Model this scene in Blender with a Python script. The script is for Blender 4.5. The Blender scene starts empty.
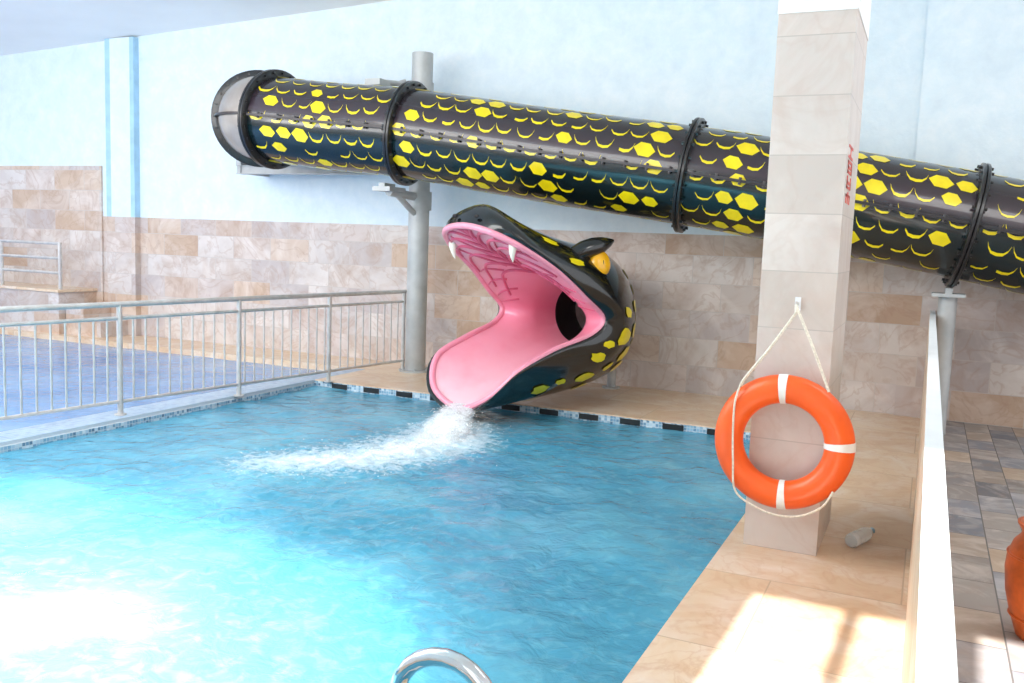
import bpy, math, random
from mathutils import Vector, Matrix, noise
random.seed(4)
PI=math.pi
C=bpy.context.scene.collection
V=Vector
# ------------------------------------------------------------------ camera
FPX=900.0; HC=1.64
yaw,pit,rol=math.radians(24.7),math.radians(6.4),math.radians(2.1)
fw=V((-math.sin(yaw)*math.cos(pit),math.cos(yaw)*math.cos(pit),-math.sin(pit)))
r0=V((math.cos(yaw),math.sin(yaw),0)); u0=r0.cross(fw)
cr=r0*math.cos(rol)+u0*math.sin(rol); cu=u0*math.cos(rol)-r0*math.sin(rol)
CAM=V((0,0,HC))
cd=bpy.data.cameras.new('camera'); cam=bpy.data.objects.new('camera',cd); C.objects.link(cam)
cd.sensor_width=36; cd.lens=FPX/1024*36; cd.clip_start=.05; cd.clip_end=200
M=Matrix((cr,cu,-fw)).transposed().to_4x4(); M.translation=CAM; cam.matrix_world=M
bpy.context.scene.camera=cam
# measuring helpers: where a sight line meets a real plane of the room
def ray(px,py): return fw+cr*((px-512)/FPX)-cu*((py-341.5)/FPX)
def onz(px,py,z=0):
    d=ray(px,py); return CAM+d*((z-HC)/d.z)
def ony(px,py,Y):
    d=ray(px,py); return CAM+d*(Y/d.y)
def onx(px,py,X):
    d=ray(px,py); return CAM+d*(X/d.x)
# ------------------------------------------------------------------ mesh builder
org={}
class MB:
    def __init__(s): s.v=[];s.f=[];s.m=[]
    def add(s,vs,fs,mi=0):
        n=len(s.v); s.v+= [V(p) for p in vs]
        for f in fs: s.f.append([i+n for i in f]); s.m.append(mi)
    def box(s,x0,x1,y0,y1,z0,z1,mi=0,top=None):
        s.add([(x0,y0,z0),(x1,y0,z0),(x1,y1,z0),(x0,y1,z0),(x0,y0,z1),(x1,y0,z1),(x1,y1,z1),(x0,y1,z1)],
              [(0,3,2,1),(4,5,6,7),(0,1,5,4),(1,2,6,5),(2,3,7,6),(3,0,4,7)],mi)
        if top is not None: s.m[-5]=top
    def grid(s,rows,closed=False,mi=0,flip=False):
        n=len(rows[0]); vs=[p for r in rows for p in r]; fs=[]
        for i in range(len(rows)-1):
            for j in range(n if closed else n-1):
                k=(j+1)%n
                q=(i*n+j,i*n+k,(i+1)*n+k,(i+1)*n+j)
                fs.append(q[::-1] if flip else q)
        s.add(vs,fs,mi)
    def tube(s,pts,r,seg=10,mi=0,cap=True,closed=False):
        pts=[V(p) for p in pts]; n=len(pts); rows=[]; N=None
        for i,p in enumerate(pts):
            if closed: t=pts[(i+1)%n]-pts[i-1]
            else: t=pts[min(i+1,n-1)]-pts[max(i-1,0)]
            t.normalize()
            if N is None:
                N=t.orthogonal().normalized()
            else:
                N=(N-t*N.dot(t)); N.normalize()
            B=t.cross(N); rr=r[i] if isinstance(r,(list,tuple)) else r
            rows.append([p+(N*math.cos(a)+B*math.sin(a))*rr for a in [2*PI*k/seg for k in range(seg)]])
        base=len(s.v)
        if closed: rows.append(rows[0])
        s.grid(rows,True,mi)
        if cap and not closed:
            s.f.append([base+k for k in range(seg)][::-1]); s.m.append(mi)
            s.f.append([base+(n-1)*seg+k for k in range(seg)]); s.m.append(mi)
    def lathe(s,prof,seg=32,mi=0,mat=None):
        rows=[[V((r*math.cos(2*PI*k/seg),r*math.sin(2*PI*k/seg),z)) for k in range(seg)] for r,z in prof]
        if mat is not None: rows=[[mat@p for p in r] for r in rows]
        s.grid(rows,True,mi)
    def blob(s,c,r,mi=0,sc=(1,1,1),seg=8,ring=5,rot=None):
        rows=[]
        for i in range(ring+1):
            a=PI*i/ring
            row=[]
            for k in range(seg):
                b=2*PI*k/seg
                p=V((r*sc[0]*math.sin(a)*math.cos(b),r*sc[1]*math.sin(a)*math.sin(b),r*sc[2]*math.cos(a)))
                if rot is not None: p=rot@p
                row.append(V(c)+p)
            rows.append(row)
        s.grid(rows,True,mi,flip=True)
    def build(s,name,mats,parent=None,smooth=True,origin=None):
        if not isinstance(mats,(list,tuple)): mats=[mats]
        if parent is not None: o0=org[parent.name]
        elif origin is not None: o0=V(origin)
        else:
            xs=[p.x for p in s.v];ys=[p.y for p in s.v];zs=[p.z for p in s.v]
            o0=V(((min(xs)+max(xs))/2,(min(ys)+max(ys))/2,min(zs)))
        me=bpy.data.meshes.new(name); me.from_pydata([tuple(p-o0) for p in s.v],[],s.f)
        for m in mats: me.materials.append(m)
        me.polygons.foreach_set('material_index',s.m)
        if smooth:
            me.polygons.foreach_set('use_smooth',[True]*len(s.f))
            try: me.set_sharp_from_angle(angle=math.radians(40))
            except Exception: pass
        me.update()
        o=bpy.data.objects.new(name,me); C.objects.link(o)
        if parent is not None: o.parent=parent
        else: o.location=o0
        org[o.name]=o0
        return o
def tag(o,label=None,cat=None,group=None,kind=None):
    if label:o['label']=label
    if cat:o['category']=cat
    if group:o['group']=group
    if kind:o['kind']=kind
    return o
def thing(name,label,cat,loc,group=None):
    o=bpy.data.objects.new(name,None); C.objects.link(o); o.location=loc; o.empty_display_size=.2
    org[o.name]=V(loc); return tag(o,label,cat,group)
def cat4(p0,p1,p2,p3,t):
    return .5*((2*p1)+(p2-p0)*t+(2*p0-5*p1+4*p2-p3)*t*t+(3*p1-p0-3*p2+p3)*t*t*t)
# ------------------------------------------------------------------ materials
def lin(c):
    return tuple(((x/255)/12.92 if x/255<=.04045 else ((x/255+.055)/1.055)**2.4) for x in c)+(1,)
class NT:
    def __init__(s,name):
        s.m=bpy.data.materials.new(name); s.m.use_nodes=True; s.t=s.m.node_tree
        s.b=s.t.nodes['Principled BSDF']; s.o=s.t.nodes['Material Output']
    def n(s,ty,**k):
        x=s.t.nodes.new(ty)
        for a,b in k.items(): setattr(x,a,b)
        return x
    def l(s,a,b): s.t.links.new(a,b)
    def pos(s,a='X',b='Y',c=None):
        g=s.n('ShaderNodeNewGeometry'); sp=s.n('ShaderNodeSeparateXYZ'); s.l(g.outputs['Position'],sp.inputs[0])
        cb=s.n('ShaderNodeCombineXYZ')
        def get(k):
            if k=='XY':
                ad=s.n('ShaderNodeMath',operation='ADD'); s.l(sp.outputs['X'],ad.inputs[0]); s.l(sp.outputs['Y'],ad.inputs[1]); return ad.outputs[0]
            return sp.outputs[k]
        s.l(get(a),cb.inputs[0]); s.l(get(b),cb.inputs[1])
        if c: s.l(get(c),cb.inputs[2])
        return cb.outputs[0]
    def noise(s,vec,scale,detail=4,rough=.55,dist=0):
        x=s.n('ShaderNodeTexNoise'); x.inputs['Scale'].default_value=scale; x.inputs['Detail'].default_value=detail
        x.inputs['Roughness'].default_value=rough; x.inputs['Distortion'].default_value=dist
        if vec is not None: s.l(vec,x.inputs['Vector'])
        return x.outputs['Fac']
    def ramp(s,fac,stops,interp='LINEAR'):
        r=s.n('ShaderNodeValToRGB'); r.color_ramp.interpolation=interp; e=r.color_ramp.elements
        while len(e)<len(stops): e.new(.5)
        for el,(p,c) in zip(e,stops): el.position=p; el.color=c if len(c)==4 else lin(c)
        s.l(fac,r.inputs[0]); return r.outputs[0]
    def mix(s,fac,a,b,mode='MIX'):
        x=s.n('ShaderNodeMix',data_type='RGBA',blend_type=mode)
        if isinstance(fac,(int,float)): x.inputs[0].default_value=fac
        else: s.l(fac,x.inputs[0])
        for i,c in ((6,a),(7,b)):
            if isinstance(c,tuple): x.inputs[i].default_value=c if len(c)==4 else lin(c)
            else: s.l(c,x.inputs[i])
        return x.outputs[2]
    def bump(s,h,st=.3,d=.01):
        b=s.n('ShaderNodeBump'); b.inputs['Strength'].default_value=st; b.inputs['Distance'].default_value=d
        s.l(h,b.inputs['Height']); s.l(b.outputs[0],s.b.inputs['Normal']); return b
def plain(name,c,rough=.5,metal=0,var=.06,scale=6,coat=0,bump=0,**kw):
    t=NT(name); c=lin(c)
    g=t.pos('X','Y','Z'); nz=t.noise(g,scale)
    d=tuple(min(1,x*(1-var*2)) for x in c[:3])+(1,); e=tuple(min(1,x*(1+var)) for x in c[:3])+(1,)
    t.l(t.ramp(nz,[(.3,d),(.7,e)]),t.b.inputs['Base Color'])
    t.b.inputs['Roughness'].default_value=rough; t.b.inputs['Metallic'].default_value=metal
    t.b.inputs['Coat Weight'].default_value=coat
    for k,v in kw.items(): t.b.inputs[k.replace('_',' ')].default_value=v
    if bump: t.bump(nz,bump,.01)
    return t.m
def tiles(name,stops,mortar,w,h,uv=('XY','Z'),rough=.45,vein=.35,veincol=(150,110,85),ms=.004,off=.5,vs=3,bump=.25,light=.3,streak=0):
    t=NT(name); p=t.pos(*uv)
    br=t.n('ShaderNodeTexBrick'); br.offset=off
    t.l(p,br.inputs['Vector'])
    for k,v in (('Scale',1),('Mortar Size',ms),('Mortar Smooth',.1),('Bias',0),('Brick Width',w),('Row Height',h)): br.inputs[k].default_value=v
    br.inputs['Color1'].default_value=(0,0,0,1); br.inputs['Color2'].default_value=(1,1,1,1); br.inputs['Mortar'].default_value=(.5,.5,.5,1)
    col=t.ramp(br.outputs['Color'],stops)
    g=t.pos('X','Y','Z')
    # shift the veining tile by tile so every tile reads as its own piece of stone
    sc=t.n('ShaderNodeVectorMath',operation='SCALE'); t.l(br.outputs['Color'],sc.inputs[0]); sc.inputs['Scale'].default_value=9
    ad=t.n('ShaderNodeVectorMath',operation='ADD'); t.l(g,ad.inputs[0]); t.l(sc.outputs[0],ad.inputs[1])
    nz=t.noise(ad.outputs[0],vs,7,.62,.9); nf=t.ramp(nz,[(.48,(0,0,0,1)),(.72,(vein,vein,vein,1))])
    col=t.mix(nf,col,veincol)
    nz2=t.noise(ad.outputs[0],vs*.6,5,.6,1.4); nf2=t.ramp(nz2,[(.45,(0,0,0,1)),(.7,(light,light,light,1))])
    col=t.mix(nf2,col,(244,236,230))
    if streak:
        n5=t.noise(ad.outputs[0],vs*.8,4,.5,2.5)
        rr=t.ramp(n5,[(.46,(0,0,0,1)),(.5,(streak,streak,streak,1)),(.54,(0,0,0,1))]); col=t.mix(rr,col,veincol)
    col=t.mix(br.outputs['Fac'],col,mortar)
    t.l(col,t.b.inputs['Base Color']); t.b.inputs['Roughness'].default_value=rough
    inv=t.n('ShaderNodeMath',operation='SUBTRACT'); inv.inputs[0].default_value=1; t.l(br.outputs['Fac'],inv.inputs[1])
    t.bump(inv.outputs[0],bump,.004)
    return t.m
m_wtile=tiles('wall_stone_tile',[(0,(200,186,178)),(.25,(214,204,198)),(.45,(186,174,172)),(.65,(208,194,188)),(.85,(210,184,162)),(1,(186,156,134))],(198,188,182),.66,.31,vein=.6,veincol=(176,142,120),light=.45,streak=.35,vs=2.2)
m_ctile=tiles('column_stone_tile',[(0,(206,196,190)),(.5,(214,204,198)),(1,(198,186,178))],(188,178,171),50,.306,vein=.5,off=0,light=.35,streak=.16,veincol=(188,162,148),ms=.003,vs=1.8,bump=.15)
m_deck=tiles('deck_travertine',[(0,(222,192,160)),(.5,(230,204,174)),(1,(214,180,148))],(194,164,134),1.2,.9,('X','Y'),rough=.3,vein=.7,veincol=(202,156,116),light=.45,streak=.35)
m_slate=tiles('slate_floor_tile',[(0,(116,122,134)),(.25,(168,158,150)),(.5,(138,142,154)),(.75,(188,168,148)),(1,(104,108,118))],(112,108,106),.42,.21,('Y','X'),rough=.5,vein=.45,veincol=(160,132,112),light=.35,vs=5)
m_mosaic=tiles('pool_mosaic',[(0,(110,150,180)),(.35,(150,188,210)),(.6,(214,228,236)),(.8,(130,172,200)),(1,(90,120,146))],(206,216,222),.03,.03,rough=.2,vein=0,off=0,ms=.002,light=0)
m_mosaict=tiles('curb_mosaic',[(0,(140,170,200)),(.5,(168,194,216)),(1,(124,156,190))],(190,204,216),.05,.05,('X','Y'),rough=.3,vein=0,off=0,ms=.003,light=.1)
t=NT('painted_wall_plaster'); g=t.pos('X','Y','Z'); nz=t.noise(g,3.5,8,.7,.2)
t.l(t.ramp(nz,[(.3,(214,229,240)),(.5,(222,236,245)),(.72,(233,242,248))]),t.b.inputs['Base Color']); t.b.inputs['Roughness'].default_value=.7
t.bump(t.noise(g,14,5),.3,.016); m_paint=t.m
m_blue=plain('blue_trim_paint',(172,210,232),.6)
m_white=plain('white_paint',(240,242,244),.6,var=.02)
m_ceil=plain('ceiling_paint',(248,246,242),.8,var=.01,scale=2)
m_steel=plain('stainless_steel',(212,208,204),.38,.5,var=.08,scale=12)
m_galv=plain('galvanised_pole_paint',(186,188,188),.45,.15,var=.08,scale=5)
m_chrome=plain('chrome',(225,228,232),.08,1,var=.01)
m_black=plain('black_flange_paint',(30,30,32),.35,0,var=.1,coat=.3)
m_seam=plain('dark_grey_seam',(58,54,56),.35,.3,var=.1)
m_blk=plain('glossy_black_fibreglass',(18,21,23),.16,0,var=.2,scale=1.5,coat=.6)
m_yel=plain('yellow_scale_paint',(244,220,16),.3,0,var=.08,coat=.3)
m_grey=plain('clear_grey_tube',(160,150,142),.3,0,var=.14,coat=.4,scale=3)
t=NT('pink_mouth_gelcoat'); g=t.n('ShaderNodeNewGeometry'); sx=t.n('ShaderNodeSeparateXYZ'); t.l(g.outputs['Position'],sx.inputs[0])
mr=t.n('ShaderNodeMapRange'); mr.inputs['From Min'].default_value=.1; mr.inputs['From Max'].default_value=1.5; t.l(sx.outputs['Z'],mr.inputs['Value'])
c=t.ramp(mr.outputs[0],[(0,(248,206,216)),(.3,(244,168,186)),(.6,(238,136,162)),(1,(248,182,200))])
nz=t.noise(t.pos('X','Y','Z'),3,5); c=t.mix(t.ramp(nz,[(.45,(0,0,0,1)),(.75,(.3,.3,.3,1))]),c,(228,108,136))
t.l(c,t.b.inputs['Base Color']); t.b.inputs['Roughness'].default_value=.3; t.b.inputs['Coat Weight'].default_value=.4; m_pink=t.m
m_lip=plain('pale_pink_lip',(244,156,178),.35,0,var=.06,coat=.4)
m_vein=plain('dark_pink_ridge',(218,100,132),.35,0,var=.08)
m_fang=plain('ivory_fang',(244,240,226),.3,0,var=.03)
m_eye=plain('amber_eye',(250,180,16),.2,0,var=.1,scale=14,coat=.5)
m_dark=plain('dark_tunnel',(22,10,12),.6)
m_buoy=plain('orange_buoy_shell',(253,98,22),.38,0,var=.05,coat=.15)
m_band=plain('white_reflective_band',(240,240,238),.4,0,var=.03)
m_rope=plain('cream_rope',(232,224,208),.8,0,var=.1,scale=90)
m_clay=plain('terracotta_glaze',(206,96,34),.4,0,var=.2,scale=9)
m_red=plain('red_lettering',(222,100,92),.5)
t=NT('white_water_spray'); g=t.pos('X','Y','Z'); t.b.inputs['Base Color'].default_value=(.93,.975,1,1); t.b.inputs['Roughness'].default_value=.8
t.b.inputs['Specular IOR Level'].default_value=.1
at=t.n('ShaderNodeAttribute',attribute_name='dens'); nz=t.noise(g,13,8,.72,.6)
ad=t.n('ShaderNodeMath',operation='ADD'); t.l(at.outputs['Fac'],ad.inputs[0]); t.l(nz,ad.inputs[1])
t.l(t.ramp(ad.outputs[0],[(.58,(0,0,0,1)),(1.15,(.75,.75,.75,1))]),t.b.inputs['Alpha']); m_spray=t.m
m_foam=plain('white_water_foam',(246,251,253),.7,0,var=.01)
t=NT('clear_bottle_plastic'); t.b.inputs['Base Color'].default_value=(.92,.97,1,1); t.b.inputs['Transmission Weight'].default_value=.6; t.b.inputs['Roughness'].default_value=.05; t.b.inputs['IOR'].default_value=1.25; m_bottle=t.m
m_cap=plain('bottle_cap',(150,190,216),.4)
# tube shell: gloss black, with violet upper and green lower reflections painted in
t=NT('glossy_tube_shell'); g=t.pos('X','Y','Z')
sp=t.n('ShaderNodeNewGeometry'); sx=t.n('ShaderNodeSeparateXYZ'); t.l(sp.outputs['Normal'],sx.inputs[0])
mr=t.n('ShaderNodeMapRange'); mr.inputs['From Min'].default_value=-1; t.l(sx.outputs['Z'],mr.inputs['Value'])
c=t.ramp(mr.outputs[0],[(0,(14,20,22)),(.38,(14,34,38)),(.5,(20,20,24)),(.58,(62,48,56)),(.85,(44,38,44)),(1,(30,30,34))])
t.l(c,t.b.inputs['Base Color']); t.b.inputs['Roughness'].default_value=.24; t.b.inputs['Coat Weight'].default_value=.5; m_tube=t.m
# water
def water(name,dark,mid,light,bs=5,st=.35,foam=False):
    t=NT(name); g=t.pos('X','Y')
    n1=t.noise(g,1.3,2,.4,.3); n2=t.noise(g,bs,4,.55,.6)
    col=t.ramp(n1,[(.25,dark),(.5,mid),(.8,light)])
    n3=t.noise(g,10,4,.55,.8); r3=t.ramp(n3,[(.48,(0,0,0,1)),(.7,(.45,.45,.45,1))])
    col=t.mix(r3,col,light)
    t.b.inputs['Roughness'].default_value=.1; t.b.inputs['IOR'].default_value=1.33
    if foam:
        at=t.n('ShaderNodeAttribute',attribute_name='foam')
        nf=t.noise(g,11,8,.78,.5)
        ad=t.n('ShaderNodeMath',operation='ADD'); t.l(at.outputs['Fac'],ad.inputs[0]); t.l(nf,ad.inputs[1])
        fr=t.ramp(ad.outputs[0],[(.52,(0,0,0,1)),(.72,(.45,.45,.45,1)),(.95,(1,1,1,1))])
        col=t.mix(fr,col,(246,251,253))
        mr=t.n('ShaderNodeMapRange'); mr.inputs['To Min'].default_value=.1; mr.inputs['To Max'].default_value=.8
        t.l(fr,mr.inputs['Value']); t.l(mr.outputs[0],t.b.inputs['Roughness'])
    t.l(col,t.b.inputs['Base Color'])
    t.bump(n2,st,.05)
    return t.m
m_water=water('pool_water',(64,140,170),(74,150,180),(112,180,202),7,.5,True)
m_water2=water('left_pool_water',(84,132,186),(104,150,200),(136,176,216),5,.3)
# ------------------------------------------------------------------ setting
WY=10.0; CZ=5.9; TZ=1.78; PB=8.2; RX=-6.3; WZ=-.075
PE=-.93
ca_,cb_=ony(112,40,WY),ony(395,0,WY); csl=(cb_.z-ca_.z)/(cb_.x-ca_.x)
def ceilz(x): return ca_.z+(x-ca_.x)*csl
def struct(name,mb,m,label=None,smooth=False,**k):
    o=mb.build(name,m,smooth=smooth,**k); o['kind']='structure'
    if label:o['label']=label
    return o
b=MB(); b.box(-19,6,WY,WY+.25,0,TZ,0); b.box(-19,6,WY,WY+.25,TZ,CZ,1); struct('wall_back',b,[m_wtile,m_paint])
# the ceiling rises gently to the right
b=MB(); b.box(-19,6,-1.7,WY+.25,0,.2)
for p in b.v: p.z+=ceilz(p.x)
struct('ceiling',b,m_ceil)
xa=ony(103,200,WY).x
b=MB(); b.box(-19,xa,WY-.03,WY,0,ony(60,166,WY).z,0); struct('wall_left',b,m_wtile)
xp0=ony(112,200,WY).x; xp1=ony(140,200,WY).x
zc_=ceilz(xp0)
b=MB(); b.box(xp0,xp1,WY-.1,WY,0,TZ+.0,0); b.box(xp0+.1,xp1-.08,WY-.1,WY,TZ,zc_,1)
b.box(xp0,xp0+.1,WY-.1,WY,TZ,zc_,2); b.box(xp1-.08,xp1,WY-.1,WY,TZ,zc_,2); struct('trim_1',b,[m_wtile,m_paint,m_blue])
xr=ony(912,200,WY).x
b=MB(); b.box(xr,6,WY-.05,WY,0,TZ,0); b.box(xr,6,WY-.05,WY,TZ,ceilz(xr),1); struct('wall_right',b,[m_wtile,m_paint])
PX0,PX1=.024,.074
b=MB()
b.box(RX+.1,PX0,PB,WY,-.4,0); b.box(PE,PX0,-1.5,PB,-.4,0); b.box(-19,RX+.1,9.2,WY,-.4,0); b.box(-19,PE,-1.5,.4,-.4,0)
struct('floor',b,m_deck)
b=MB(); b.box(PX0,6,-1.5,WY,-.4,0); struct('floor_slate',b,m_slate)
b=MB(); b.box(RX-.22,RX+.1,.4,9.2,-.4,0.0); struct('pool_curb',b,m_mosaict)
b=MB(); b.box(RX+.1,PE,PB-.02,PB,-.4,-.010); b.box(RX+.1,RX+.12,.4,PB-.02,-.4,-.03)
struct('trim_2',b,m_mosaic)
b=MB()
x=RX+.35
while x<-1.6:
    b.box(x,x+.20,PB-.026,PB-.02,-.07,-.015); x+=.42
struct('trim_3',b,m_black)
# front wall behind the viewer, with a tall divided window that lets the sun onto the deck
b=MB(); FY=-1.5; HD=4.27
for x0,x1 in ((-19,-.86),(-.45,-.38),(-.03,.10),(.36,.42),(.75,6)): b.box(x0,x1,FY-.2,FY,0,HD if x0>-1 else 3.4)
b.box(-19,-8,FY-.2,FY,3.4,3.5); b.box(-8,6,FY-.2,FY,HD,4.6); b.box(-8,-.86,FY-.2,FY,3.4,HD); b.box(-3,6,FY-.2,FY,4.6,ceilz(-3))
struct('wall_front',b,m_white)
b=MB(); b.box(-.83,-.44,5.0,5.75,0,2.87,0); b.box(-.835,-.435,4.995,5.755,2.87,ceilz(-.84),1); struct('column',b,[m_ctile,m_white],'stone tiled square column standing on the deck')
b=MB(); b.box(PX0,PX1,-1.4,WY-.05,0,1.1,0,top=1); struct('partition_wall',b,[m_deck,m_white],'thin waist high partition with white top between deck and slate floor')
xl=ony(70,290,9.5).x; zl=ony(66,289,9.5).z
b=MB(); b.box(-19,xl,9.3,WY-.03,0,zl-.04,0); b.box(-19,xl+.03,9.27,WY-.03,zl-.04,zl,1); b.box(xl+.03,xl+.4,9.4,WY-.03,0,zl*.66,0); b.box(xl+.4,xl+.75,9.4,WY-.03,0,zl*.33,0)
struct('landing',b,[m_wtile,m_deck],'raised tiled landing with steps against the far left wall')
T=thing('guard_rail','low steel guard rail with three bars on the far left raised landing','railing',(xl-.1,9.4,zl))
for i,h in enumerate((.68,.46,.24)):
    b=MB(); b.tube([(-16,9.4,zl+h),(xl-.05,9.4,zl+h)],.022,8); b.build('rail',m_steel,T)
for k in range(4):
    b=MB(); xx=xl-.08-1.3*k; b.tube([(xx,9.4,zl),(xx,9.4,zl+.7)],.028,8); b.build('post',m_steel,T)
# ------------------------------------------------------------------ water
HO=ony(562,312,8.75)
hx=(-r0*.7+V((math.sin(yaw),-math.cos(yaw),0))*.71).normalized(); hy=V((-hx.y,hx.x,0)); HO.z=0
def H(x,y,z): return HO+hx*x+hy*y+V((0,0,z))
S0=onz(460,422,WZ); S1=onz(440,442,WZ); S2=onz(370,457,WZ); S3=onz(275,463,WZ)
path=[V((p.x,p.y)) for p in (S0,S1,S2,S3)]; wid=[.40,.70,.86,.80]
def foamd(x,y):
    p=V((x,y)); best=-9
    for i in range(3):
        a,c=path[i],path[i+1]; d=c-a; tt=max(0,min(1,(p-a).dot(d)/d.length_squared))
        w=wid[i]*(1-tt)+wid[i+1]*tt; q=1-(p-(a+d*tt)).length/w
        q-= .45*(i+tt)/3
        best=max(best,q)
    return best
def wave(x,y):
    h=.012*noise.noise(V((x*1.3,y*1.3,0)))+.014*noise.noise(V((x*3.1+5,y*3.1,2)))+.009*noise.noise(V((x*7,y*7,4)))
    f=foamd(x,y)
    if f>-.6: h+=(f+.6)*.03*abs(noise.noise(V((x*9,y*9,7))))
    return h,f
b=MB(); x0,x1,y0,y1=RX+.12,PE-.0,.4,PB-.02; nx=200; ny=290; fo=[]; rows=[]
for j in range(ny+1):
    row=[]
    for i in range(nx+1):
        x=x0+(x1-x0)*i/nx; y=y0+(y1-y0)*j/ny; h,f=wave(x,y); row.append(V((x,y,WZ+h))); fo.append(max(-.5,min(.5,f*.52)))
    rows.append(row)
b.grid(rows); o=b.build('pool_water',m_water); tag(o,'turquoise rippled water filling the main pool','water',kind='stuff')
at=o.data.attributes.new('foam','FLOAT','POINT'); at.data.foreach_set('value',fo)
b=MB(); rows=[[V((-19+12.48*i/60,.4+8.8*j/60,WZ+.01*noise.noise(V((i*.4,j*.35,1))))) for i in range(61)] for j in range(61)]
b.grid(rows); o=b.build('pool_water',m_water2); tag(o,'blue water of the second pool behind the steel railing','water',kind='stuff')
# ------------------------------------------------------------------ railing
pb=onz(415,371); PX=pb.x; PY=pb.y
T=thing('pool_railing','long stainless steel railing with upright bars between the two pools','railing',(RX,6,0))
RA=V((RX-.02,onz(121,415).y,0)); RB=V((PX-.16,PY,0)); RD=(RB-RA).normalized(); RL=(RB-RA).length
def rpos(s_): return RA+RD*s_
SM=-2.1
def rp(z): return [rpos(SM)+V((0,0,z)),rpos(RL)+V((0,0,z))]
b=MB(); b.tube(rp(.97),.025,10); b.build('handrail',m_steel,T)
b=MB(); b.tube(rp(.85),.016,8); b.build('upper_rail',m_steel,T)
b=MB(); b.tube(rp(.12),.016,8); b.build('lower_rail',m_steel,T)
def at_az(px,py): # where the sight line's heading crosses the rail line
    d=ray(px,py); n_=V((-d.y,d.x,0)); return -(RA.dot(n_))/RD.dot(n_)
posts=[RL-.03,at_az(329,340),at_az(239,350),0,-1.45,SM+.03]
b=MB(); b.tube([(RX,6,0),(RX,6,.97)],.024,10); b.tube([(RX,6,0),(RX,6,.012)],.05,12)
p0=None
for s_ in posts:
    if p0 is None: p0=b.build('post',m_steel,T); q=p0
    else: q=p0.copy(); C.objects.link(q); q.parent=T
    q.location=rpos(s_)-V((RX,6,0))
b=MB(); b.tube([(RX,6,.12),(RX,6,.85)],.009,6); p1=None; s_=RL-.14
while s_>SM+.1:
    if min(abs(s_-p) for p in posts)>.06:
        if p1 is None: p1=b.build('baluster',m_steel,T); q=p1
        else: q=p1.copy(); C.objects.link(q); q.parent=T
        q.location=rpos(s_)-V((RX,6,0))
    s_-=.125
# ------------------------------------------------------------------ slide tube
SLP=.085
TD=V((1,SLP,0)).normalized(); TP=V((-5.9,8.65,0)); TN=V((-TD.y,TD.x,0))
def ont(px,py):
    d=ray(px,py); k=(TP-CAM).dot(TN)/d.dot(TN); return CAM+d*k
f270=ont(276,120)
ctl=[f270+V((-1.15,1.34,.12)),f270+V((-.37,.17,.04)),f270]+[ont(*p) for p in ((335,127),(410,134),(550,156),(690,176),(820,198),(967,226),(1110,256),(1230,283))]
RT=.485
def tp(u):
    i=max(0,min(len(ctl)-2,int(u))); t_=u-i
    a=ctl[i-1] if i>0 else ctl[0]*2-ctl[1]; d=ctl[i+2] if i+2<len(ctl) else ctl[-1]*2-ctl[-2]
    return cat4(a,ctl[i],ctl[i+1],d,t_)
def frame(u):
    t_=(tp(min(u+.02,len(ctl)-1))-tp(max(u-.02,0))).normalized()
    S=V((t_.y,-t_.x,0)).normalized(); U=S.cross(t_)
    if U.z<0: U=-U
    return tp(u),t_,S,U
def clampwall(b,y=9.995):
    for p in b.v:
        lim=y-.055 if p.x>xr-.1 else y
        if p.y>lim: p.y=lim
def tpt(u,th,r): # th 0 = top, pi/2 = side facing the pool
    c_,t_,S,U=frame(u); return c_+(U*math.cos(th)+S*math.sin(th))*r
SL=thing('enclosed_water_slide','long black tube slide with yellow scale markings high along the wall','water slide',(-3,9,2.0))
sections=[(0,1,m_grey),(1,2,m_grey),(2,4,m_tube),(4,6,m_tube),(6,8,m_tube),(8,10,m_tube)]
us=[2+8*i/800 for i in range(801)]; L=[0]
for a,c in zip(us,us[1:]): L.append(L[-1]+(tp(c)-tp(a)).length)
def u_of(s_):
    lo=0;hi=800
    while hi-lo>1:
        m_=(lo+hi)//2
        if L[m_]<s_: lo=m_
        else: hi=m_
    f=(s_-L[lo])/(L[hi]-L[lo]) if L[hi]>L[lo] else 0
    return us[lo]+(us[hi]-us[lo])*f
def s_of(u): return L[max(0,min(800,int(round((u-2)/8*800))))]
hot=[s_of(4)+.14,s_of(4.62),s_of(5.15),s_of(5.78),s_of(6.4),s_of(7.3),s_of(2.35),s_of(3.0),s_of(8.05)-.2,s_of(8.7)]
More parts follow.
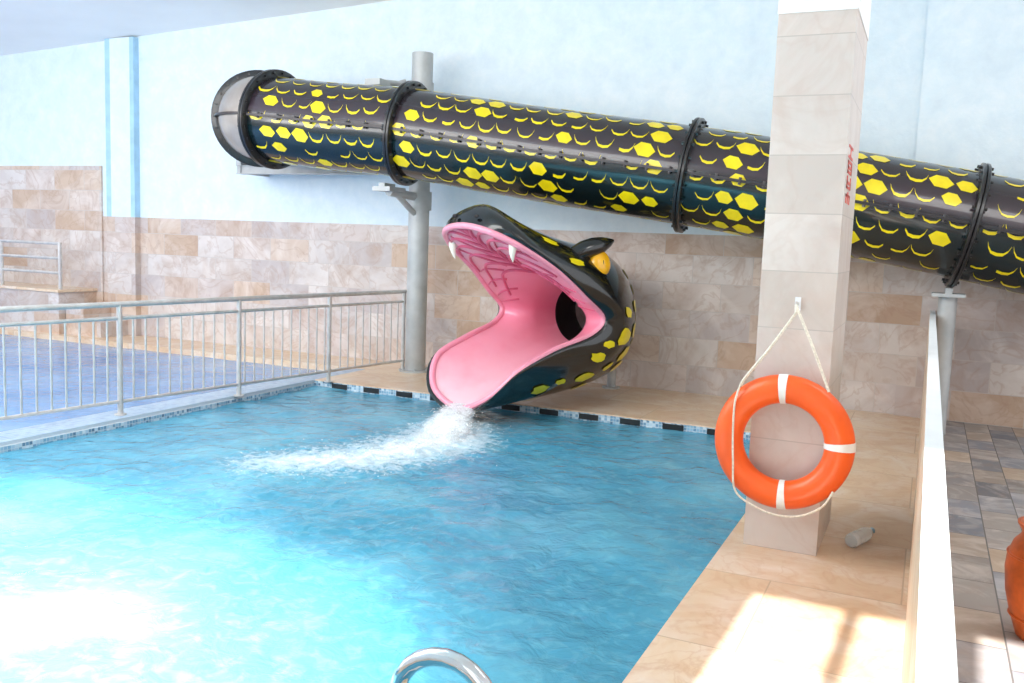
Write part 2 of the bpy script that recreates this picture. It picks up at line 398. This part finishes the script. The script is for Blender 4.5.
for (ua,ub,mt) in sections:
    b=MB(); n=24
    rows=[[tpt(ua+(ub-ua)*i/n,2*PI*k/40,RT) for k in range(40)] for i in range(n+1)]
    b.grid(rows,True,0)
    if ua>=2:
        sa,sb=s_of(ua),s_of(ub); ds=.21; NR=18; dth=2*PI/NR
        ncol=int((sb-sa-.16)/ds)
        for ci in range(ncol+1):
            for rj in range(NR):
                sc=sa+.12+ci*ds+(.5*ds if rj%2 else 0)+random.uniform(-.014,.014)
                if sc>sb-.12: continue
                th0=(rj+.5)*dth+random.uniform(-.02,.02)
                def P(a,bb,off=.004):
                    return tpt(u_of(sc+a),th0-bb/RT,RT+off)
                near=min(abs(sc-h)+.045*((rj*7+int(h*3))%5) for h in hot)
                q_=random.random()
                if q_<(.88 if near<.20 else (.12 if near<.32 else .01)):
                    z_=random.uniform(.8,1.08); w,h_=.104*z_,.070*z_
                    poly=[(w,-.01),(w*.4,h_*.9),(-w*.45,h_),(-w,.012),(-w*.45,-h_*.9),(w*.5,-h_)]
                    vs=[P(0,0)]+[P(*q) for q in poly]
                    b.add(vs,[(0,k+1,(k+1)%6+1) for k in range(6)],1)
                elif q_<.95:
                    # angular scale edge: a bracket with straight arms
                    pts=[(-.094,.050),(-.080,.010),(-.048,-.032),(.000,-.044),(.050,-.036),(.080,.000),(.094,.048)]
                    wd=[.003,.009,.012,.014,.013,.009,.003]; e_=random.uniform(.7,1.2)
                    i0=random.choice((0,0,1,1,2)); i1=random.choice((7,7,7,6,6))
                    up=[P(x_,y_+w_*e_) for (x_,y_),w_ in list(zip(pts,wd))[i0:i1]]; dn=[P(x_,y_-w_*e_) for (x_,y_),w_ in list(zip(pts,wd))[i0:i1]]
                    b.grid([up,dn],False,1)
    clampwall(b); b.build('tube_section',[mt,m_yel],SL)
def flange(u,m=m_black):
    c_,t_,S,U=frame(u); b=MB()
    def ring(r,o): return [c_+(U*math.cos(a)+S*math.sin(a))*r+t_*o for a in [2*PI*k/48 for k in range(48)]]
    b.grid([ring(RT-.005,-.034),ring(RT+.075,-.034),ring(RT+.083,-.028),ring(RT+.083,-.006),ring(RT+.07,0),ring(RT+.083,.006),ring(RT+.083,.028),ring(RT+.075,.034),ring(RT-.005,.034)],True)
    for k in range(24):
        a=2*PI*k/24; p=c_+(U*math.cos(a)+S*math.sin(a))*(RT+.045)
        b.tube([p-t_*.06,p+t_*.06],.014,6)
    clampwall(b); b.build('flange',m,SL)
for u in (1,2,4,6,8): flange(u)
for side in (1,-1):
    b=MB(); rows=[]
    for i in range(181):
        u=1+9*i/180; c_,t_,S,U=frame(u)
        a=c_+S*side*(RT-.005)
        rows.append([a+U*.013,a+U*.013+S*side*.05,a-U*.013+S*side*.05,a-U*.013])
    b.grid(rows,True)
    s_=.15
    while s_<L[-1]-.1:
        c_,t_,S,U=frame(u_of(s_)); p=c_+S*side*(RT+.028); b.tube([p-U*.034,p+U*.034],.015,6); s_+=.22
    clampwall(b); b.build('side_seam',m_seam,SL)
# ------------------------------------------------------------------ slide support poles
c4=tp(4)
T=thing('support_pole','thick grey steel pole carrying the tube slide beside the snake head','pole',(PX,PY,0))
ztop=ony(430,53,PY).z
b=MB(); b.tube([(PX,PY,0),(PX,PY,ztop)],.125,28); b.build('pole_shaft',m_galv,T)
b=MB(); b.tube([(PX,PY,0),(PX,PY,.02)],.2,24)
for k in range(6): b.tube([(PX+.165*math.cos(k*PI/3),PY+.165*math.sin(k*PI/3),0),(PX+.165*math.cos(k*PI/3),PY+.165*math.sin(k*PI/3),.04)],.014,6)
b.build('base_plate',m_galv,T)
zb=c4.z-RT-.12
b=MB(); b.tube([(PX,PY,zb-.2),(PX,PY,zb+.02)],.15,24); b.tube([(PX,PY,zb-.05),(PX-.0,c4.y+.1,zb-.02)],.05,10); b.tube([(PX,PY,zb-.3),(PX-.0,c4.y+.25,zb-.03)],.035,8)
b.box(PX-.13,PX+.10,c4.y-.04,c4.y+.3,zb-.02,zb+.03); b.box(PX-.06,PX+.02,c4.y-.02,c4.y+.2,zb+.03,zb+.07)
b.build('lower_bracket',m_galv,T)
zt=c4.z+RT+.16
b=MB(); b.tube([(PX,PY,zt-.05),(PX,PY,zt+.05)],.14,24); b.tube([(PX,PY-.1,zt),(PX-.18,c4.y+.2,zt-.03)],.03,8); b.box(PX-.3,PX-.1,c4.y+.02,c4.y+.24,zt-.09,zt-.02); b.tube([(PX-.15,PY-.12,zt+.06),(PX-.42,PY-.3,zt-.06)],.024,8)
b.build('upper_bracket',m_galv,T)
xb=ony(240,168,PY).x; zbm=ony(300,170,PY).z
b=MB(); b.box(xb,PX,PY-.04,PY+.04,zbm-.045,zbm+.045); b.box(xb,PX,PY-.075,PY+.075,zbm+.045,zbm+.055); b.box(xb,PX,PY-.075,PY+.075,zbm-.055,zbm-.045)
b.box(xb,xb+.06,PY-.06,WY-.005,zbm-.05,zbm+.05); b.box(xb+.02,xb+.1,PY-.1,PY+.06,zbm+.05,zbm+.2)
b.build('side_arm',m_galv,T,smooth=False)
c8=tp(8)
d=ray(945,300); pp=CAM+d*(c8.y/d.y); px_=max(pp.x,PX1+.09); py_=c8.y
T=thing('support_pole','pale slim steel pole under the tube slide beside the white partition','pole',(px_,py_,0))
zt=c8.z-RT-.16
b=MB(); b.tube([(px_,py_,0),(px_,py_,zt)],.08,24); b.build('pole_shaft',m_galv,T)
b=MB(); b.tube([(px_,py_,0),(px_,py_,.02)],.085,20); b.build('base_plate',m_galv,T)
b=MB(); b.box(px_-.14,px_+.14,py_-.14,py_+.14,zt,zt+.03); b.box(px_-.03,px_+.03,py_-.12,py_+.12,zt+.03,zt+.08); b.build('top_bracket',m_galv,T,smooth=False)
# ------------------------------------------------------------------ snake head
rim=[(1.44,0,1.76),(1.38,.30,1.71),(1.12,.50,1.57),(.74,.61,1.36),(.42,.68,1.12),(.18,.71,.92),(.32,.68,.76),(.78,.62,.63),(1.20,.58,.46),(1.40,.38,.19),(1.42,0,.05)]
K=20
def mir(i):
    i%=K
    if i<=10: return V(rim[i])
    p=rim[20-i]; return V((p[0],-p[1],p[2]))
def sgnpow(v,e): return math.copysign(abs(v)**e,v)
TC=.88
def keyst(i):
    a=2*PI*(i%K)/K; s_,c_=sgnpow(math.sin(a),.9),sgnpow(math.cos(a),.95); r=mir(i)
    out=V((0,math.sin(a),math.cos(a)))
    j=min(i%K,K-i%K)
    th=[.21,.14,.08,.06,.06,.06,.06,.06,.055,.05,.06][j]
    A=r+out*th+V(([-.26,-.16,-.03,0,0,0,0,0,0,0,-.02][j],0,0))
    B=V((.50*r.x-.10,.84*s_,.90+(.84 if c_>0 else .82)*c_))
    Cc=V((-.36,.74*s_-.06,.88+.70*c_)); D=V((-.74,.50*s_-.24,.87+.58*c_)); E=V((-1.22,.42*s_-.46,.84+.46*c_))
    return [r,A,B,Cc,D,E]
KS=[keyst(i) for i in range(K)]
def perc(f,u):
    i=int(math.floor(u)); t_=u-i; return cat4(f(i-1),f(i),f(i+1),f(i+2),t_)
def outer(u,t_):  # t 0..5
    st=[perc(lambda k,j=j:KS[k%K][j],u) for j in range(6)]
    i=min(4,int(t_)); f=t_-i
    a=st[i-1] if i>0 else st[0]; d=st[i+2] if i+2<6 else st[5]*2-st[4]
    return cat4(a,st[i],st[i+1],d,f)
TR=.38; TY=-.06
def inner(u,t_):  # t -1..0 tunnel, 0..1 mouth
    r=perc(mir,u); a=2*PI*u/K; ca,sa=math.cos(a),math.sin(a)
    th=V((-.05,TY+TR*sa,TC+TR*ca))
    if t_<0: return V((-.05+t_*.30,TY+(TR+.06*t_)*sa+.03*t_,TC+(TR+.06*t_)*ca))
    k=(.62+.2*abs(sa))*(r.x-th.x); P1=th+V((k,.04*sa,(.16 if ca>0 else .18)*ca))
    return th*(1-t_)**2+P1*2*t_*(1-t_)+r*t_*t_
def HV(p): return HO+hx*p.x+hy*p.y+V((0,0,p.z))
HD_=thing('snake_head_slide','giant black snake head slide exit with wide open pink mouth at pool edge','snake head',(HO.x,HO.y,0))
NU=100
b=MB(); rows=[[HV(outer(K*k/NU,5*i/40)) for k in range(NU)] for i in range(41)]
b.grid(rows,True,0)
def onorm(u,t_):
    p=outer(u,t_); du=outer(u+.05,t_)-p; dt=outer(u,t_+.03)-p; n=du.cross(dt); n.normalize()
    if n.dot(p-V((p.x,0,.88)))<0:n=-n
    return n
def spot(u,t_,su,sv,rot=0,irr=0):
    p=outer(u,t_); lu=(outer(u+.1,t_)-p).length/.1; lt=(outer(u,t_+.05)-p).length/.05
    pts=[]
    for r_ in (1,2,3):
        for k in range(12):
            a=2*PI*k/12+rot; rr=(1.0 if k%2==0 else .9)*(1+irr*random.uniform(-.3,.3) if r_==3 else 1)
            pts.append((math.cos(a)*su*rr*r_/3/lt, math.sin(a)*sv*rr*r_/3/lu))
    def Q(dt,du):
        uu,tt=u+du,max(.02,min(4.98,t_+dt)); return HV(outer(uu,tt)+onorm(uu,tt)*.010)
    vs=[Q(0,0)]+[Q(*q) for q in pts]
    fs=[(0,1+k,1+(k+1)%12) for k in range(12)]
    for r_ in range(2):
        for k in range(12): fs.append((1+r_*12+k,1+(r_+1)*12+k,1+(r_+1)*12+(k+1)%12,1+r_*12+(k+1)%12))
    b.add(vs,fs,1)
for sgn in (1,-1):
    for (u,t_,su,sv) in ((1.9,1.55,.09,.07),(2.8,1.55,.08,.06),(3.6,3.2,.09,.06),(2.7,3.2,.1,.07),(4.4,2.9,.09,.07),(3.6,3.9,.08,.07),
        (4.7,2.2,.08,.06),(5.6,2.1,.12,.10),(5.4,2.8,.11,.085),(6.4,2.6,.12,.09),(6.3,3.4,.10,.08),(5.2,3.6,.09,.07),(7.3,2.0,.12,.09),(7.2,2.8,.11,.085),
        (6.5,1.7,.09,.07),(8.2,1.6,.10,.08),(8.1,2.3,.10,.08),(9.2,1.9,.08,.07),(7.6,3.6,.08,.06),(1.2,2.7,.08,.06),(4.4,4.1,.07,.06),(6.0,4.1,.07,.05),(6.85,2.3,.07,.06),(5.95,3.0,.07,.06),(6.0,1.6,.06,.05),(7.7,1.7,.06,.05),(4.9,3.2,.06,.05)):
        spot(sgn*u,t_,su,sv,0,.5)
clampwall(b); b.build('head_shell',[m_blk,m_yel],HD_)
b=MB(); rows=[[HV(inner(K*k/NU,i/24)) for k in range(NU)] for i in range(-24,25)]
b.grid(rows,True,0,flip=True); b.build('mouth_lining',m_pink,HD_)
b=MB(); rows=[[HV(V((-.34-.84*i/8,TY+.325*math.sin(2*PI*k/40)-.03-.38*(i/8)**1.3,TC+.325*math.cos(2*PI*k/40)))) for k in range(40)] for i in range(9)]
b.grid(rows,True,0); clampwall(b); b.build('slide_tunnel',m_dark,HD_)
b=MB(); pts=[HV(perc(mir,K*k/120)) for k in range(120)]; b.tube(pts,.032,10,closed=True); b.build('lip',m_lip,HD_)
def isurf(u,t_,off=.004):
    p=inner(u,t_); c0=V((p.x,0,TC)); d=(c0-p); d.x=0
    return HV(p+d.normalized()*off)
b=MB()
def ridge(u0_,t0_,u1_,t1_,r=.013,bow=0,n=14):
    b.tube([isurf(u0_+(u1_-u0_)*k/n,t0_+(t1_-t0_)*k/n+bow*math.sin(PI*k/n)) for k in range(n+1)],[r*(1-.4*k/n) for k in range(n+1)],6)
ridge(0,.12,0,.97,.028)
for sg in (1,-1):
    for (ta,ub,tb) in ((.18,3.9,.50),(.30,3.6,.72),(.42,3.0,.86),(.54,2.4,.94),(.66,1.7,.95),(.77,1.1,.97),(.87,.6,.97)): ridge(0,ta,sg*ub,tb,.022,.06)
    ridge(sg*.9,.40,sg*1.9,.92,.015); ridge(sg*1.7,.40,sg*2.9,.80,.015); ridge(sg*2.6,.4,sg*3.7,.9,.015); ridge(sg*.5,.58,sg*1.1,.94,.014)
    ridge(sg*3.2,.30,sg*4.2,.85,.014); ridge(sg*4.1,.35,sg*4.6,.9,.012)
b.build('palate_ridge',m_vein,HD_)
for sg,u in ((1,1.75),(-1,-1.75),):
    r=perc(mir,u); b=MB(); d0=V((-.02,-.04*sg,-.01))
    pts=[HV(r+d0+V((.03*k/6-.05*(k/6)**2,-.02*sg*k/6,.02-.18*k/6))) for k in range(7)]
    b.tube(pts,[.045*(1-k/6)**.7+.003 for k in range(7)],12); b.build('fang',m_fang,HD_)
hm=Matrix((hx,hy,V((0,0,1)))).transposed()
for sg in (1,-1):
    p=V((.23,.67*sg,1.45)); nrm=V((.3,.9*sg,.22)).normalized()
    R3=nrm.to_track_quat('Z','Y').to_matrix()
    b=MB(); b.blob(HV(p),.125,0,(.9,1.05,.5),24,14,rot=hm@R3); e=b.build('eye',m_eye,HD_)
    b=MB(); b.blob(HV(p+nrm*.050),.04,0,(.22,1,.35),12,8,rot=hm@R3); b.build('pupil',m_blk,e)
    # brow: a ridge rising out of the skull to a short point over the eye
    b=MB()
    pts=[(.56,.46,1.47),(.46,.52,1.54),(.37,.57,1.59),(.28,.615,1.625),(.20,.65,1.65),(.13,.68,1.675),(.08,.70,1.695)]
    b.tube([HV(V((x_,y_*sg,z_-.02))) for x_,y_,z_ in pts],[.05,.08,.095,.095,.08,.05,.015],16); b.build('brow',m_blk,HD_)
    b=MB(); b.blob(HV(V((1.40,.15*sg,1.85))),.03,0,(.6,1,.6),10,6,rot=hm); b.build('nostril',m_dark,HD_)
lp=onz(611,388)
b=MB(); b.tube([(lp.x,lp.y,0),(lp.x,lp.y,.5)],.05,14); b.tube([(lp.x,lp.y,0),(lp.x,lp.y,.02)],.1,14); b.build('support_leg',m_galv,HD_)
# splash
b=MB(); n=34; dens=[]
A0=H(1.34,.0,.085); A1=S1.copy(); A1.z=WZ
mid=(A1-A0); mid.z=0; side=V((-mid.y,mid.x,0)).normalized()
def st(t_,w,lay=0):
    q=A0.lerp(A1,t_); q.z=A0.z+.02*t_+lay*.03*math.sin(PI*t_)-(A0.z-WZ+.01)*t_*t_
    q+=side*w*(.17+.08*t_)
    q+=V((0,0,.025*abs(noise.noise(V((w*5,t_*4,3+lay))))*(.1+t_)))
    return q
b.grid([[st(i/n,-1+2*k/24) for k in range(25)] for i in range(n+1)])
dens+=[.50*(1-abs(-1+2*k/24)**3)-.25*max(0,i/n-.8)*5*.5 for i in range(n+1) for k in range(25)]
PL=path
def pw(s_):
    i=min(2,int(s_*3)); f=s_*3-i; return PL[i].lerp(PL[i+1],f),wid[i]*(1-f)+wid[i+1]*f
rows=[]
for i in range(81):
    s_=i/80; c0,w_=pw(s_); c1,_=pw(min(1,s_+.08)); c9,_=pw(max(0,s_-.08)); dd=(c1-c9).normalized(); nn=V((-dd.y,dd.x)); row=[]
    for k in range(41):
        w=-1+2*k/40; q=c0+nn*w*w_*.8
        z_=WZ+wave(q.x,q.y)[0]+.008+(.06*(1-s_)**2+.006)*(1-w*w)*abs(noise.noise(V((q.x*6,q.y*6,3.1))))*2
        row.append(V((q.x,q.y,z_))); dens.append(.44*(1-abs(w)**1.2)-.42*s_**.8-.02)
    rows.append(row)
b.grid(rows)
for k in range(350):
    t_=random.random()**.6; w=max(-1.3,min(1.3,random.gauss(0,.5)))
    q=st(t_,w); q.z+=abs(random.gauss(0,.035))*(.2+t_); b.blob(q,random.uniform(.003,.006),1,(1,1,.8),5,3)
for k in range(400):
    s_=random.random()**1.7; q,w=pw(s_)
    x_=q.x+random.gauss(0,w*.35); y_=q.y+random.gauss(0,w*.33); z_=WZ+wave(x_,y_)[0]+abs(random.gauss(0,.04*(1-s_)**2+.003))
    b.blob((x_,y_,z_),random.uniform(.0025,.005),1,(1,1,.7),5,3)
dens+=[1.0]*(len(b.v)-len(dens))
o=b.build('water_splash',[m_spray,m_foam]); tag(o,'white water pouring off the lower jaw and splashing into the pool','splash',kind='stuff')
at=o.data.attributes.new('dens','FLOAT','POINT'); at.data.foreach_set('value',dens)
# ------------------------------------------------------------------ life buoy
bc=ony(783,442,4.90)
T=thing('life_buoy','orange life ring with white bands hanging on the stone column','life buoy',(bc.x,bc.y,bc.z))
R_,rr=.286,.077
def torus(a0,a1,r,n,ax=.85):
    rows=[]
    for i in range(n+1):
        a=a0+(a1-a0)*i/n
        rows.append([V((bc.x+(R_+r*math.cos(q))*math.cos(a),bc.y+r*ax*math.sin(q),bc.z+(R_+r*math.cos(q))*math.sin(a))) for q in [2*PI*k/24 for k in range(24)]])
    return rows
b=MB(); b.grid(torus(0,2*PI,rr,96),True,0,flip=True); b.build('ring',m_buoy,T)
for a in (3,93,273):
    a=math.radians(a); b=MB(); b.grid(torus(a-.068,a+.068,rr+.003,8),True,0,flip=True); b.build('band',m_band,T)
def rope(pix,Y,r=.007):
    p=[ony(x_,y_,Y) for x_,y_ in pix]; out=[]
    for i in range(len(p)-1):
        a=p[max(i-1,0)];d=p[min(i+2,len(p)-1)]
        for k in range(8): out.append(cat4(a,p[i],p[i+1],d,k/8))
    out.append(p[-1]); return out
hk=ony(797,305,4.96)
b=MB(); a_=rope([(741,383),(735,402),(733,430),(733,462),(735,490),(752,505),(776,515),(800,516),(822,507),(833,492)],4.832); b.tube(a_,.006,6); b.build('grab_rope',m_rope,T)
b=MB(); b.tube([hk+V((0,-.03,0))]+rope([(796,313),(770,348),(745,378),(741,386)],4.845),.008,6); b.tube([hk+V((0,-.03,0))]+rope([(799,313),(812,345),(824,378),(829,392)],4.845),.008,6); b.build('hanging_rope',m_rope,T)
T=thing('wall_hook','small metal hook on the column face holding the life ring rope','hook',(hk.x,5.0,hk.z))
b=MB(); b.box(hk.x-.015,hk.x+.015,4.992,5.0,hk.z-.03,hk.z+.04); b.build('back_plate',m_white,T,smooth=False)
b=MB(); b.tube([(hk.x,4.995,hk.z+.01),(hk.x,4.95,hk.z-.01),(hk.x,4.93,hk.z-.005),(hk.x,4.925,hk.z+.02)],.006,8); b.build('hook_arm',m_steel,T)
# red lettering on column side
lc=onx(849,176,-.44)
b=MB(); X=-.437
def bar(y0_,y1_,z0_,z1_): b.box(-.44,X,lc.y+y0_,lc.y+y1_,lc.z+z0_,lc.z+z1_)
G=[ [(-.12,.12,.022,.036),(-.02,.02,-.03,.034),(-.12,.12,-.032,-.018)],
    [(-.12,.12,.022,.036),(-.12,-.08,-.03,.034),(.08,.12,-.03,.034),(-.12,.12,-.006,.008),(-.12,.12,-.032,-.018)],
    [(-.12,-.08,-.03,.034),(-.12,.12,-.006,.008),(.08,.12,-.03,.034),(-.12,.12,-.032,-.018)],
    [(-.02,.02,-.03,.034),(-.12,.12,.006,.020),(-.12,-.08,-.03,.018),(.08,.12,-.03,.018)] ]
for k,zz in enumerate((.12,.04,-.04,-.12)):
    for (a_,b_,c_,d_) in G[k]: bar(a_,b_,zz+c_,zz+d_)
o=b.build('column_lettering',m_red,smooth=False); tag(o,'faded red stacked lettering on the right face of the column','lettering')
# ------------------------------------------------------------------ bottle
bp=onz(851,541,.045)
T=thing('plastic_bottle','empty clear plastic bottle lying on the deck beside the column','bottle',(bp.x,bp.y,0))
e=onz(875,529,.045); dr=(e-bp); dr.z=0; dr.normalize()
mt=Matrix.Translation(bp)@dr.to_track_quat('Z','Y').to_matrix().to_4x4()@Matrix.Diagonal((1.25,1.25,1.5,1))
b=MB(); b.lathe([(0,0),(.028,0),(.033,.008),(.033,.03),(.0315,.035),(.033,.04),(.033,.07),(.0315,.075),(.033,.08),(.033,.12),(.028,.145),(.014,.165),(.012,.175)],24,0,mt); b.build('bottle_body',m_bottle,T)
b=MB(); b.lathe([(0,.172),(.015,.172),(.015,.19),(0,.19)],16,0,mt); b.build('cap',m_cap,T)
# ------------------------------------------------------------------ jar
q=onz(1046,640); jc=V((q.x,q.y,0))
T=thing('clay_jar','orange terracotta jar on the slate floor at the right edge','jar',jc)
mt=Matrix.Translation(jc)
b=MB(); b.lathe([(0,0),(.11,0),(.12,.01),(.15,.1),(.175,.2),(.185,.3),(.18,.36),(.16,.42),(.135,.45),(.13,.47),(.15,.5),(.152,.51),(.14,.512),(.118,.48),(.12,.44),(.15,.38),(.16,.3),(.13,.12),(0,.03)],40,0,mt); b.build('jar_body',m_clay,T)
for zz,r in ((.1,.152),(.37,.178)):
    b=MB(); b.tube([jc+V((r*math.cos(2*PI*k/40),r*math.sin(2*PI*k/40),zz)) for k in range(40)],.006,6,closed=True); b.build('ridge_band',m_clay,T)
# ------------------------------------------------------------------ pool ladder
tpx=onz(446,658,.62)
T=thing('pool_ladder','chrome pool ladder handrails arching over the near pool edge','ladder',(PE,tpx.y,0))
for yy in (tpx.y,tpx.y-.5):
    r=.14; cx=tpx.x; zc=.62-r
    pts=[(cx+r,yy,-.3 if cx+r<PE else 0),(cx+r,yy,zc*.5),(cx+r,yy,zc)]+[(cx+r*math.cos(PI*k/12),yy,zc+r*math.sin(PI*k/12)) for k in range(1,12)]+[(cx-r,yy,zc),(cx-r,yy,zc*.5),(cx-r,yy,-.35)]
    b=MB(); b.tube(pts,.023,14); b.build('ladder_rail',m_chrome,T)
for zz in (-.05,-.3):
    b=MB(); b.box(cx-r-.04,cx-r+.04,tpx.y-.5,tpx.y,zz-.012,zz+.012); b.build('step',m_steel,T,smooth=False)
# ------------------------------------------------------------------ light
w=bpy.data.worlds.new('world'); bpy.context.scene.world=w; w.use_nodes=True
bg=w.node_tree.nodes['Background']; bg.inputs[0].default_value=(.93,.96,1,1); bg.inputs[1].default_value=1.7
sd=bpy.data.lights.new('sun','SUN'); sd.energy=15; sd.angle=math.radians(.5); sd.color=(1,.99,.97)
so=bpy.data.objects.new('sun',sd); C.objects.link(so); so.rotation_euler=V((.03,.814,-.581)).to_track_quat('-Z','Y').to_euler(); so.location=(0,-6,8)
def area(x_,y_,z_,sx,sy,p,rot=(0,0,0),col=(1,.98,.96)):  # unseen fill lights added to brighten the hall, no fixtures hang there
    d=bpy.data.lights.new('fill_light','AREA'); d.shape='RECTANGLE'; d.size=sx; d.size_y=sy; d.energy=p; d.color=col
    o=bpy.data.objects.new('fill_light',d); C.objects.link(o); o.location=(x_,y_,z_); o.rotation_euler=rot
area(-5,3.0,3.75,5,2,190,(math.radians(44),0,0)); area(-11,3,3.2,5,3,240,(math.radians(36),0,0)); area(1.5,5,4.3,2,1.5,50,(math.radians(35),0,0))
area(-8,1,2.6,6,2,290,(math.radians(180-30),0,0))
def spotl(loc,to,e,ang,sz=.3,col=(1,.82,.70)):  # soft spots added to imitate sun glare on the near water
    d=bpy.data.lights.new('glare_spot','SPOT'); d.energy=e; d.spot_size=math.radians(ang); d.spot_blend=1; d.shadow_soft_size=sz; d.color=col
    o=bpy.data.objects.new('glare_spot',d); C.objects.link(o); o.location=loc; o.rotation_euler=(V(to)-V(loc)).to_track_quat('-Z','Y').to_euler()
spotl((-3.2,.4,4.2),(-3.0,2.0,0),10500,42)
spotl((-4.9,1.0,4.2),(-4.6,2.8,0),4500,38)
bpy.context.scene.view_settings.view_transform='Standard'
